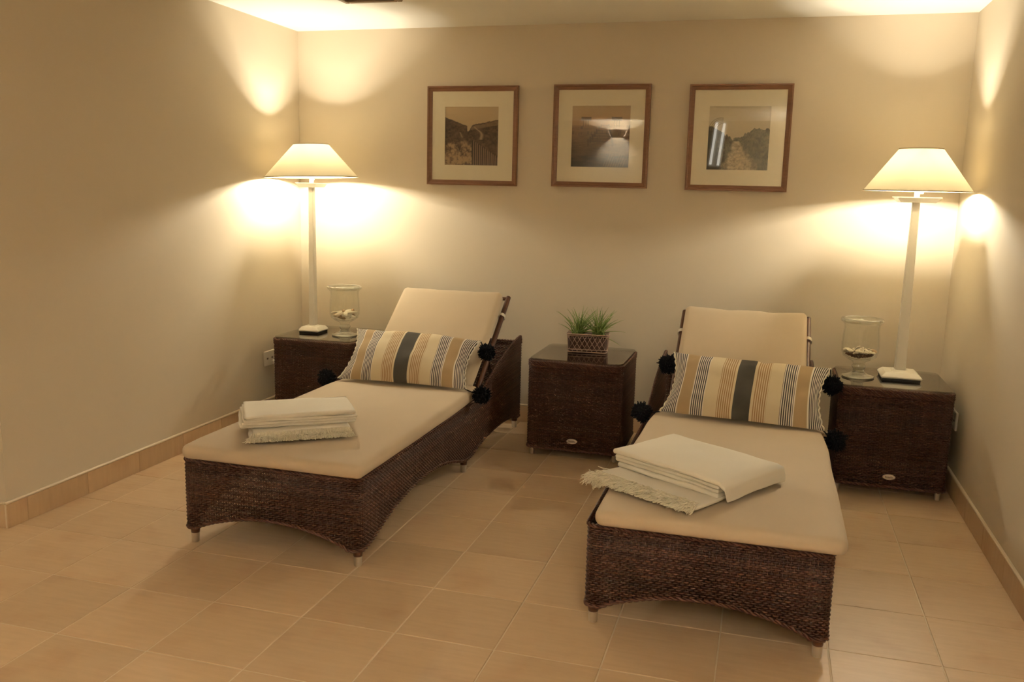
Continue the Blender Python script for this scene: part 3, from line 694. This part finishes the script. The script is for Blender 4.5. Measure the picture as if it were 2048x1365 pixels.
# ================================================================== hurricane vases and the shells in them
VP = [(.0001, .0), (.082, .0), (.088, .004), (.086, .009), (.055, .016), (.034, .028), (.030, .045), (.038, .058), (.038, .064), (.030, .072), (.036, .088), (.064, .101), (.090, .118), (.100, .145), (.101, .18), (.098, .23), (.094, .272), (.097, .295), (.105, .306), (.112, .309), (.1155, .315), (.1155, .322), (.112, .328), (.1065, .329), (.1025, .326)]
VI = [(.100, .318), (.098, .308), (.090, .293), (.089, .27), (.093, .23), (.096, .18), (.095, .147), (.085, .122), (.060, .106), (.030, .098), (.0001, .096)]
vase_mesh = MB().lathe(VP + VI, 48).mesh('glass_vase'); vase_mesh.materials.append(M['glass']); vase_mesh.materials.append(M['glass_thick'])
for p_ in vase_mesh.polygons:
    if p_.center.z > .302 or p_.center.z < .075: p_.material_index = 1
def vase(label, x, y, sx_=1.0):
    o = link('glass_vase', vase_mesh, None, None, (x, y, ZT + .0005)); o.scale = (sx_, sx_, 1.02); return tag(o, label, 'vase', 'glass footed vases')
va, vb = (-2.722, 5.395), (.533, 5.290)
vase('clear footed glass vase with a starfish inside, on the left table', *va, 1.0)
vase('clear footed glass vase of small shells on brown gravel, on the right table', *vb, 1.0)
def shell_mesh(kind, seed):
    r_ = random.Random(seed); mb = MB()
    if kind == 0:                                                   # ribbed scallop
        n, k = 16, 5; V = []; F = []
        for side in (1, -.25):
            o = len(V)
            for i in range(k + 1):
                rr = i / k
                for j in range(n + 1):
                    a = -1.9 + 3.8 * j / n; rb = 1 + .06 * math.cos(j * PI); x = math.sin(a) * rr * .02; y = math.cos(a) * rr * .02 * rb
                    V.append((x, y - .006, side * .0085 * math.sqrt(max(0, 1 - rr * rr)) * (1 + .08 * math.cos(j * PI))))
            for i in range(k):
                for j in range(n):
                    q = (o + i * (n + 1) + j, o + i * (n + 1) + j + 1, o + (i + 1) * (n + 1) + j + 1, o + (i + 1) * (n + 1) + j); F.append(q if side < 0 else q[::-1])
        mb.add(V, F)
    elif kind == 1:                                                 # spiral snail
        q = []; R = []
        for i in range(40):
            f_ = i / 39; a = f_ * 6.5 * PI; rad = .010 * (1 - f_) ; q.append((math.cos(a) * rad, math.sin(a) * rad, f_ * .022)); R.append(.0085 * (1 - f_) + .0008)
        mb.tube(q, R, 7)
    else:                                                           # rounded pebble shell
        prof = [(.0001, -.007), (.009, -.006), (.014, -.001), (.013, .004), (.007, .0075), (.0001, .008)]
        mb.lathe(prof, 9); mb.v = [(x * 1.2, y * .85, z) for x, y, z in mb.v]
    return mb.mesh('seashell')
shells = []
for kind in range(3):
    for mt in ('shell', 'shell2'):
        me = shell_mesh(kind, kind); me.materials.append(M[mt]); me.polygons.foreach_set('use_smooth', [True] * len(me.polygons)); shells.append(me)
def put_shell(me, x, y, z, label, group, s=1.0):
    o = link('seashell', me, None, None, (x, y, z)); o.rotation_euler = (rng.uniform(-.5, .5), rng.uniform(-.5, .5), rng.uniform(0, 6.28)); o.scale = (s, s, s); return tag(o, label, 'shell', group)
# gravel bed of the right vase: many small stones in one mesh
mb = MB()
for k in range(420):
    rr = .074 * math.sqrt(rng.random()); a = rng.uniform(0, 2 * PI); zz = ZT + .110 + rng.uniform(0, .024) * (1 if rr < .058 else .4) + max(0, rr - .03) * .42
    s = rng.uniform(.004, .007); mb.box((vb[0] + rr * math.cos(a), vb[1] + rr * math.sin(a), zz), (s * 1.5, s, s), rotz=rng.uniform(0, 3), bev=s * .3)
o = mb.build('gravel', M['gravel']); stuff(o); tag(o, 'brown gravel bed at the bottom of the right vase', 'gravel')
for k in range(26):
    if k < 16: a = 2 * PI * k / 16 + rng.uniform(-.1, .1); rr = .076
    else: a = 2 * PI * k / 10; rr = .038 + rng.uniform(-.01, .012)
    put_shell(shells[rng.choice([0, 0, 2, 4, 4, 4, 1])], vb[0] + rr * math.cos(a), vb[1] + rr * math.sin(a), ZT + .144 + rng.uniform(0, .010), 'small cream shell lying on the gravel in the right vase', 'shells in the right vase', rng.uniform(.72, 1.0))
# starfish lying across the bowl of the left vase
V = []; n = 40
mb = MB()
prof = []
for k in range(n):
    a = 2 * PI * k / n; c5 = .5 + .5 * math.cos(5 * a); prof.append((a, .032 + .056 * c5 ** 1.6, c5))
V = [(0, 0, .014)] + [(r_ * .55 * math.cos(a), r_ * .55 * math.sin(a), .011) for a, r_, c in prof] + [(r_ * math.cos(a), r_ * math.sin(a), .003) for a, r_, c in prof] + [(r_ * .97 * math.cos(a), r_ * .97 * math.sin(a), -.005) for a, r_, c in prof] + [(0, 0, -.004)]
F = [(0, 1 + k, 1 + (k + 1) % n) for k in range(n)]
for b0 in (1, 1 + n): F += [(b0 + k, b0 + n + k, b0 + n + (k + 1) % n, b0 + (k + 1) % n) for k in range(n)]
F += [(1 + 2 * n + k, len(V) - 1, 1 + 2 * n + (k + 1) % n) for k in range(n)]
mb.add(V, F); o = mb.build('starfish', M['star'], None, (va[0], va[1], ZT + .152), smooth=True); o.rotation_euler = (.12, -.10, .25); tag(o, 'cream starfish lying in the left glass vase', 'starfish')
for k in range(14):
    a = 2 * PI * k / 14; rr = (.066, .034)[k % 2]
    put_shell(shells[rng.choice([0, 1, 3, 5, 4])], va[0] + rr * math.cos(a), va[1] + rr * math.sin(a), ZT + .112 + (.014 if k % 2 == 0 else 0) + rng.uniform(0, .012), 'small shell lying under the starfish in the left vase', 'shells in the left vase', rng.uniform(.65, .9))
for a, mk, lb in ((.9, 3, 'small brown snail shell on top of the starfish, right side'), (4.5, 3, 'small brown snail shell on top of the starfish, near its middle'), (3.3, 0, 'white scallop shell beside the starfish, at the left glass')):
    rr = .078 if mk == 0 else (.06 if a < 2 else .012)
    o = link('seashell', shells[mk], None, None, (va[0] + rr * math.cos(a), va[1] + rr * math.sin(a), ZT + (.150 if mk == 0 else .165))); o.scale = (.75, .75, .75) if mk else (1.1, 1.1, 1.1); o.rotation_euler = (.4, .3, a); tag(o, lb, 'shell')

# ================================================================== wire basket with two tufts of grass
t = thing('grass_planter', 'wire basket with two tufts of green grass on the middle table', 'plant', (-1.058, 5.455, ZT), .10)
bx, by, bh = .130, .072, .118
def rect_loop(sx_, sy_, z, n=10):
    p, Lt = rrect_path(sx_, sy_, .018); s = np.linspace(0, Lt, 48, endpoint=False); X, Y, _, _ = p(s); return [(x, y, z) for x, y in zip(X, Y)]
mb = MB()
for f_, z, r_ in ((1.0, bh, .0042), (.985, bh - .010, .003), (.93, .006, .004), (.94, .022, .003)): mb.tube(rect_loop(bx * f_, by * f_, z), r_, 6, closed=True)
mb.build('basket_rim', M['wire'], t, smooth=True)
lp = rect_loop(bx, by, 0, 0); nl = len(lp); mb = MB()
for k in range(0, nl, 2):
    a = Vector(lp[k])
    for dk in (4, -4):
        b_ = Vector(lp[(k + dk) % nl]); bow = (a + b_) / 2
        mb.tube([(a.x * .94, a.y * .94, .012), (bow.x * .975, bow.y * .975, bh * .5), (b_.x, b_.y, bh - .004)], .0019, 5)
stuff(mb.build('lattice', M['wire'], t, smooth=True))
mb = MB(); mb.box((0, 0, .052), (bx * 1.80, by * 1.78, .096), bev=.012, taper=1.05); mb.build('liner', M['liner'], t)
mb = MB(); mb.box((0, 0, .102), (bx * 1.72, by * 1.66, .008), bev=.003); mb.build('soil', M['soil'], t)
for cx_, n_b, sd in ((-.062, 62, 1), (.062, 56, 2)):
    mb = MB(); r_ = random.Random(sd)
    for k in range(n_b):
        a = r_.uniform(0, 2 * PI); lean = abs(r_.gauss(0, .46)); ln = r_.uniform(.11, .215) * (1 if lean < .7 else 1.05)
        p = Vector((cx_ + r_.gauss(0, .014), r_.gauss(0, .012), .104)); d = Vector((math.cos(a) * math.sin(lean), math.sin(a) * math.sin(lean) * .8, math.cos(lean)))
        q = [p.copy()]; cur = p.copy(); nseg = 6
        for i in range(nseg):
            d = (d + Vector((math.cos(a) * .10, math.sin(a) * .08, -.05 * lean * 2))).normalized(); cur = cur + d * (ln / nseg); q.append(cur.copy())
        mb.tube(q, [.0030, .0030, .0028, .0025, .0020, .0013, .0005], 4)
    stuff(mb.build('grass_tuft', M['grass'], t, smooth=True))

# ================================================================== framed photographs
def hashn(i, j): return np.modf(np.sin(i * 127.1 + j * 311.7) * 43758.5453)[0] % 1
def vnoise(x, y):
    xi, yi = np.floor(x), np.floor(y); xf, yf = x - xi, y - yi; u, v = xf * xf * (3 - 2 * xf), yf * yf * (3 - 2 * yf)
    return (hashn(xi, yi) * (1 - u) + hashn(xi + 1, yi) * u) * (1 - v) + (hashn(xi, yi + 1) * (1 - u) + hashn(xi + 1, yi + 1) * u) * v
def fbm(x, y): return vnoise(x, y) * .5 + vnoise(x * 2.1 + 3, y * 2.1) * .3 + vnoise(x * 4.3, y * 4.3 + 7) * .2
def mixa(a, b_, f_): f_ = np.clip(f_, 0, 1)[..., None]; return np.array(a) * (1 - f_) + np.array(b_) * f_ if not isinstance(a, np.ndarray) else a * (1 - f_) + np.array(b_) * f_
def dunes(u, v):                                                    # sepia dunes with a slat fence
    c = mixa((.47, .345, .20), (.56, .43, .26), v)
    ridge = np.where(u < .42, .82 - .36 * u, .67 + .19 * (u - .42) - .10 * np.exp(-((u - .44) / .05) ** 2)) + .02 * (fbm(u * 16, v * 0 + 1) - .5)
    tex = fbm(u * 14, v * 20) * .6 + fbm(u * 40, v * 40) * .4
    land = mixa((.022, .011, .008), (.15, .088, .052), (tex - .30) * 2.2)
    f_ = (v < ridge).astype(float); c = c * (1 - f_[..., None]) + land * f_[..., None]
    far = (v < ridge - .02) & (v > .60 + .16 * (u - .45)) & (u > .48); c = mixa(c, (.24, .16, .09), far * (.35 + .5 * fbm(u * 10, v * 22)))
    path = np.exp(-((u - (.60 - .55 * (v - .64) + .035 * np.sin(v * 26))) / (.012 + .10 * np.clip(.66 - v, 0, 1))) ** 2) * (v > .44) * (v < .66); c = mixa(c, (.42, .30, .18), path * .85)
    s2 = np.exp(-((u - .29 - .5 * (.55 - v)) / .016) ** 2) * (v > .47) * (v < .57); c = mixa(c, (.34, .24, .14), s2 * .8)
    low = np.clip((.47 - v) / .12, 0, 1) * (u < .53); pt = fbm(u * 11 + 4, v * 12) * .6 + fbm(u * 30, v * 30) * .4
    c = mixa(c, (.40, .28, .15), low * np.clip((pt - .40) * 4.5, 0, 1)); c = mixa(c, (.03, .016, .01), low * np.clip((.36 - pt) * 6, 0, 1) * .8)
    top = .40 - .62 * np.clip(u - .53, 0, 1) + .03; fz = (u > .52) & (v < top); sl = np.mod(u * 27, 1) < .46
    c = mixa(c, (.018, .009, .007), (fz & sl) * .95); c = mixa(c, (.27, .17, .11), (fz & ~sl) * .75); c = mixa(c, (.014, .008, .006), ((np.abs(u - .525 + .02 * v) < .012) & (v < .42)) * .9)
    return c
def pier(u, v):                                                     # sepia shore with the stumps of an old pier
    c = mixa((.42, .27, .14), (.52, .39, .23), (v - .62) * 2.6)
    sea = mixa((.012, .008, .006), (.27, .16, .085), (v - .06) * 1.35 + (fbm(u * 6, v * 30) - .5) * .55 + (fbm(u * 28, v * 70) - .5) * .18)
    f_ = (v < .68).astype(float); c = c * (1 - f_[..., None]) + sea * f_[..., None]
    c = mixa(c, (.38, .25, .14), np.exp(-((v - .70) / .05) ** 2) * .5)
    for k in range(7):
        xc = .50 + .012 * k; hw = .21 - .024 * k; y_ = .34 + .052 * k
        for sg in (-1, 1):
            m_ = (np.abs(u - xc - sg * hw) < .017 - .0012 * k) & (v > y_) & (v < y_ + .12 - .012 * k); c = mixa(c, (.035, .02, .013), m_ * .7)
        m_ = (np.abs(u - xc) < hw) & (np.abs(v - y_ - .08 + .008 * k) < .009); c = mixa(c, (.06, .035, .021), m_ * .6)
    for k in range(24):
        x = hashn(np.array(k * 1.7), np.array(3.1)); y_ = .44 + .20 * hashn(np.array(k * 2.3), np.array(9.0))
        m_ = (np.abs(u - x) < .007) & (v > y_) & (v < y_ + .05); c = mixa(c, (.05, .03, .02), m_ * .6)
    for bx0, bx1 in ((.16, .33), (.68, .86)):
        m_ = (u > bx0) & (u < bx1) & (v > .765) & (v < .825); c = mixa(c, (.05, .03, .018), m_ * .75)
        m_ = (u > bx0 + .03) & (u < bx1 - .03) & (v > .66) & (v <= .765) & (np.mod(u * 26, 1) < .35); c = mixa(c, (.09, .055, .032), m_ * .6)
    for k in range(9):
        m_ = np.exp(-((u - .56 - k * .042 - v * .35) / .006) ** 2) * (v < .12 + .05 * ((k * 7) % 4)); c = mixa(c, (.15, .11, .055), m_ * .7)
    return c
def sandpath(u, v):                                                 # pale path between dune grass
    c = mixa((.56, .47, .31), (.60, .53, .38), v)
    g1 = fbm(u * 26, v * 20) * .6 + fbm(u * 60, v * 50) * .4; green = mixa((.045, .050, .036), (.25, .24, .165), (g1 - .28) * 1.9)
    right = (v < .50 + .15 * np.clip(u - .50, 0, .25) / .25 + .045 * (vnoise(u * 40, v * 0) - .4)) & (u > .42)
    left = (v < .68 - .52 * u + .05 * vnoise(u * 36, v * 0 + 2)) & (u < .5); f_ = (right | left).astype(float)
    c = c * (1 - f_[..., None]) + green * f_[..., None]
    c = mixa(c, (.012, .011, .009), left * np.clip((.34 - u + .25 * (fbm(u * 20, v * 14) - .5)) * 5, 0, .85))
    xc = .46 + .22 * np.clip(.45 - v, 0, 1); wd_ = .055 + .52 * np.clip(.45 - v, 0, 1); sp = fbm(u * 22, v * 34) * .6 + fbm(u * 60, v * 60) * .4
    p_ = np.clip(2.2 - 2.0 * np.abs(u - xc) / wd_ + (fbm(u * 16, v * 16) - .5) * 1.6, 0, 1) * (v < .45); c = mixa(c, mixa((.24, .20, .13), (.66, .56, .38), (sp - .25) * 2.2), p_)
    c = mixa(c, (.015, .013, .010), np.clip((.10 - v) * 6, 0, 1) * np.clip((fbm(u * 12, v * 14) - .45) * 4, 0, 1) * (np.abs(u - .55) > .2))
    for k in range(5):
        m_ = np.exp(-((np.hypot(u - .20 - .012 * k, (v - .62) * 1.0) - .20 + .02 * k) / .006) ** 2) * (v > .62) * (u < .24); c = mixa(c, (.20, .145, .075), m_ * .75)
    return c
def picture(label, x0, x1, z0, z1, fn, pu, pv):
    cx_, cz_ = (x0 + x1) / 2, (z0 + z1) / 2; W_, Hh = x1 - x0, z1 - z0; fw, fd = .034, .026
    t = thing('framed_picture', label, 'picture', (cx_, D, cz_), 0, 'framed photographs')
    mb = MB()
    def bar(p, q, inward):                                          # mitred moulding with a raised outer lip
        p, q, n_ = Vector(p), Vector(q), Vector(inward); d = (q - p).normalized()
        prof = [(0, 0), (0, -fd), (fw * .30, -fd), (fw * .45, -fd * .80), (fw * .9, -fd * .66), (fw, -fd * .6), (fw, 0)]; V = []
        for e, sg in ((p, 1), (q, -1)):
            for i_, y_ in prof: V.append(e + n_ * i_ + d * (sg * i_) + Vector((0, y_, 0)))
        n = len(prof); F = [(k, k + 1, n + k + 1, n + k) for k in range(n - 1)]; mb.add(V, F)
    a, b_ = W_ / 2, Hh / 2
    bar((-a, 0, -b_), (a, 0, -b_), (0, 0, 1)); bar((a, 0, -b_), (a, 0, b_), (-1, 0, 0)); bar((a, 0, b_), (-a, 0, b_), (0, 0, -1)); bar((-a, 0, b_), (-a, 0, -b_), (1, 0, 0))
    mb.build('frame', M['wood'], t)
    MB().box((0, -.006, 0), (W_ - fw * 1.2, .004, Hh - fw * 1.2)).build('backing', M['mat'], t)
    iu0, iu1, iv0, iv1 = -a + pu[0] * W_, -a + pu[1] * W_, b_ - pv[1] * Hh, b_ - pv[0] * Hh
    mb = MB(); y_ = -.0105; ox, oz = a - fw * .8, b_ - fw * .8              # mat board with a window
    for (u0, u1, v0, v1) in ((-ox, ox, iv1, oz), (-ox, ox, -oz, iv0), (-ox, iu0, iv0, iv1), (iu1, ox, iv0, iv1)): mb.box(((u0 + u1) / 2, y_, (v0 + v1) / 2), (u1 - u0, .003, v1 - v0))
    mb.build('mat_board', M['mat'], t)
    n = 150; u, v = np.meshgrid(np.linspace(0, 1, n), np.linspace(0, 1, n)); c = np.clip(fn(u, v), 0, 1)
    V = np.stack([iu0 + u * (iu1 - iu0), 0 * u - .0088, iv0 + v * (iv1 - iv0)], -1).reshape(-1, 3); i_ = np.arange(n * n).reshape(n, n)
    F = np.stack([i_[:-1, :-1], i_[:-1, 1:], i_[1:, 1:], i_[1:, :-1]], -1).reshape(-1, 4); me = from_np('photo_print', V, F)
    ca_ = me.color_attributes.new('ink', 'FLOAT_COLOR', 'POINT'); ca_.data.foreach_set('color', np.concatenate([c.reshape(-1, 3), np.ones((n * n, 1))], 1).astype(np.float32).ravel())
    link('photo_print', me, M['print'], t, smooth=False)
    MB().add([(-ox, -.0145, -oz), (ox, -.0145, -oz), (ox, -.0145, oz), (-ox, -.0145, oz)], [(0, 1, 2, 3)]).build('glass_pane', M['pane'], t)
    return t
picture('framed sepia photo of dunes with a slat fence, left of three', -2.307, -1.664, 1.629, 2.286, dunes, (.195, .785), (.205, .795))
picture('framed sepia photo of an old pier, middle of three', -1.4225, -.788, 1.634, 2.290, pier, (.20, .80), (.205, .80))
picture('framed photo of a sandy path through grass, right of three', -.545, .079, 1.631, 2.284, sandpath, (.205, .80), (.205, .80))

# ================================================================== sockets and plugs
def socket(label, wall_x, y, z, sgn, wd=.135):
    t = thing('wall_socket', label, 'socket', (wall_x, y, z), 0, 'wall sockets')
    MB().box((sgn * .006, 0, 0), (.012, wd, .105), bev=.004).build('plate', M['plastic'], t)
    MB().box((sgn * .013, -wd * .22, 0), (.002, .020, .012), bev=.001).build('outlet_hole', M['hole'], t)
    MB().box((sgn * .013, wd * .22, 0), (.002, .020, .012), bev=.001).build('outlet_hole', M['hole'], t)
    return t
def plug(label, wall_x, y, z, sgn, pts):
    t = thing('power_plug', label, 'plug', (wall_x + sgn * .0155, y, z), 0)
    mb = MB(); mb.box((sgn * .012, 0, 0), (.024, .036, .036), bev=.008); mb.build('plug_body', M['plastic'], t)
    mb = MB(); P = [Vector(p) for p in pts]; q = []
    for i in range(len(P) - 1):
        p0, p1, p2, p3 = P[max(i - 1, 0)], P[i], P[i + 1], P[min(i + 2, len(P) - 1)]
        for k in range(6):
            s = k / 6; q.append(.5 * ((2 * p1) + (p2 - p0) * s + (2 * p0 - 5 * p1 + 4 * p2 - p3) * s * s + (3 * p1 - p0 - 3 * p2 + p3) * s ** 3))
    q.append(P[-1]); mb.tube(q, .0036, 6); mb.build('cable', M['cable'], t, smooth=True)
    return t
socket('white wall socket on the left wall, behind the left table', XL, 5.375, .408, 1)
plug('white plug in the socket on the left wall', XL, 5.40, .378, 1, [(.022, 0, 0), (.045, .01, -.02), (.052, .05, -.14), (.045, .12, -.25), (.04, .22, -.35), (.05, .36, -.36)])
socket('white wall socket on the right wall, behind the right table', XR, 5.295, .405, -1)
plug('white plug in the socket on the right wall', XR, 5.325, .375, -1, [(-.020, 0, -.012), (-.022, 0, -.03), (-.014, .02, -.12), (-.016, .10, -.20), (-.016, .22, -.21), (-.016, .36, -.21)])

# ================================================================== the wall behind the camera, seen in the picture glass, plus added fill lights
def sconce(label, loc, rot, watts, rb):
    t = thing('wall_sconce', label, 'lamp', loc, rot, 'bowl wall lights')
    mb = MB(); n = 24; V = []
    for r_, z_ in ((rb, -.07), (max(rb, .11), -.03), (.14, .05)):
        for k in range(n + 1): a = PI * k / n; V.append((r_ * math.cos(a), .004 + r_ * math.sin(a) * .8, z_))
    mb.add(V, [(i * (n + 1) + k, i * (n + 1) + k + 1, (i + 1) * (n + 1) + k + 1, (i + 1) * (n + 1) + k) for i in range(2) for k in range(n)]); mb.build('bowl', M['white'], t, smooth=True)
    mb = MB(); mb.lathe([(.0001, -.018), (.012, -.011), (.016, .0), (.012, .011), (.0001, .018)], 12, (0, .055, 0)); mb.build('bulb', M['bulb'], t, smooth=True)
    ld = bpy.data.lights.new('sconce_light', 'POINT'); ld.energy = watts; ld.color = (1, .93, .80); ld.shadow_soft_size = .025
    lo = bpy.data.objects.new('sconce_light', ld); COL.objects.link(lo); lo.parent = t; lo.location = (0, .055, 0)
sconce('bowl wall light on the wall behind the camera, mirrored in the middle picture', (-2.31, YR, 2.49), 0, SCONCE_W * 1.0, .085)
sconce('added bowl fill light on the far left wall, out of the picture', (XO, .6, 1.95), -PI / 2, SCONCE_W * .6, .002)  # unseen uplighter, added to raise the ambient light
sconce('added bowl fill light on the right wall, behind the camera', (XR, -.9, 1.95), PI / 2, SCONCE_W * 3.6, .002)  # unseen strong uplighter, added as fill bounced off the ceiling
t = thing('tube_light', 'twin tube wall light behind the camera, mirrored in the right picture', 'lamp', (-.83, YR, 2.34)); t.rotation_euler = (0, .10, 0)
MB().box((0, .012, 0), (.20, .024, .66), bev=.004).build('housing', M['white'], t)
for s in (-1, 1):
    mb = MB(); mb.tube([(s * .055, .045, -.30), (s * .055, .045, .30)], .017, 10); mb.build('tube', M['tube'], t, smooth=True)
# unseen ceiling lights added behind the camera to lift the ambient light
for k, (x, y) in enumerate(((-4.6, -0.9), (-2.6, -0.9), (-0.6, -0.9))):
    t = thing('fill_downlight', ('added round ceiling fill light behind the camera, left of three', 'added round ceiling fill light behind the camera, middle of three', 'added round ceiling fill light behind the camera, right of three')[k], 'lamp', (x, y, H))
    mb = MB(); mb.lathe([(.045, -.001), (.060, -.001), (.060, -.008), (.045, -.010)], 24); mb.build('trim_ring', M['white'], t, smooth=False)
    ld = bpy.data.lights.new('fill_spot', 'SPOT'); ld.energy = CEIL_FILL_W; ld.color = (1, .93, .80); ld.shadow_soft_size = .045; ld.spot_size = math.radians(140); ld.spot_blend = .6
    lo = bpy.data.objects.new('fill_spot', ld); COL.objects.link(lo); lo.parent = t; lo.location = (0, 0, -.012)

# ================================================================== bring survey units to metres
bpy.context.view_layer.update()
for me in bpy.data.meshes: me.transform(Matrix.Scale(SC, 4))
for o in bpy.data.objects:
    o.location = o.location * SC
    if o.type == 'MESH': o.data.update()
for l in bpy.data.lights: l.shadow_soft_size *= SC
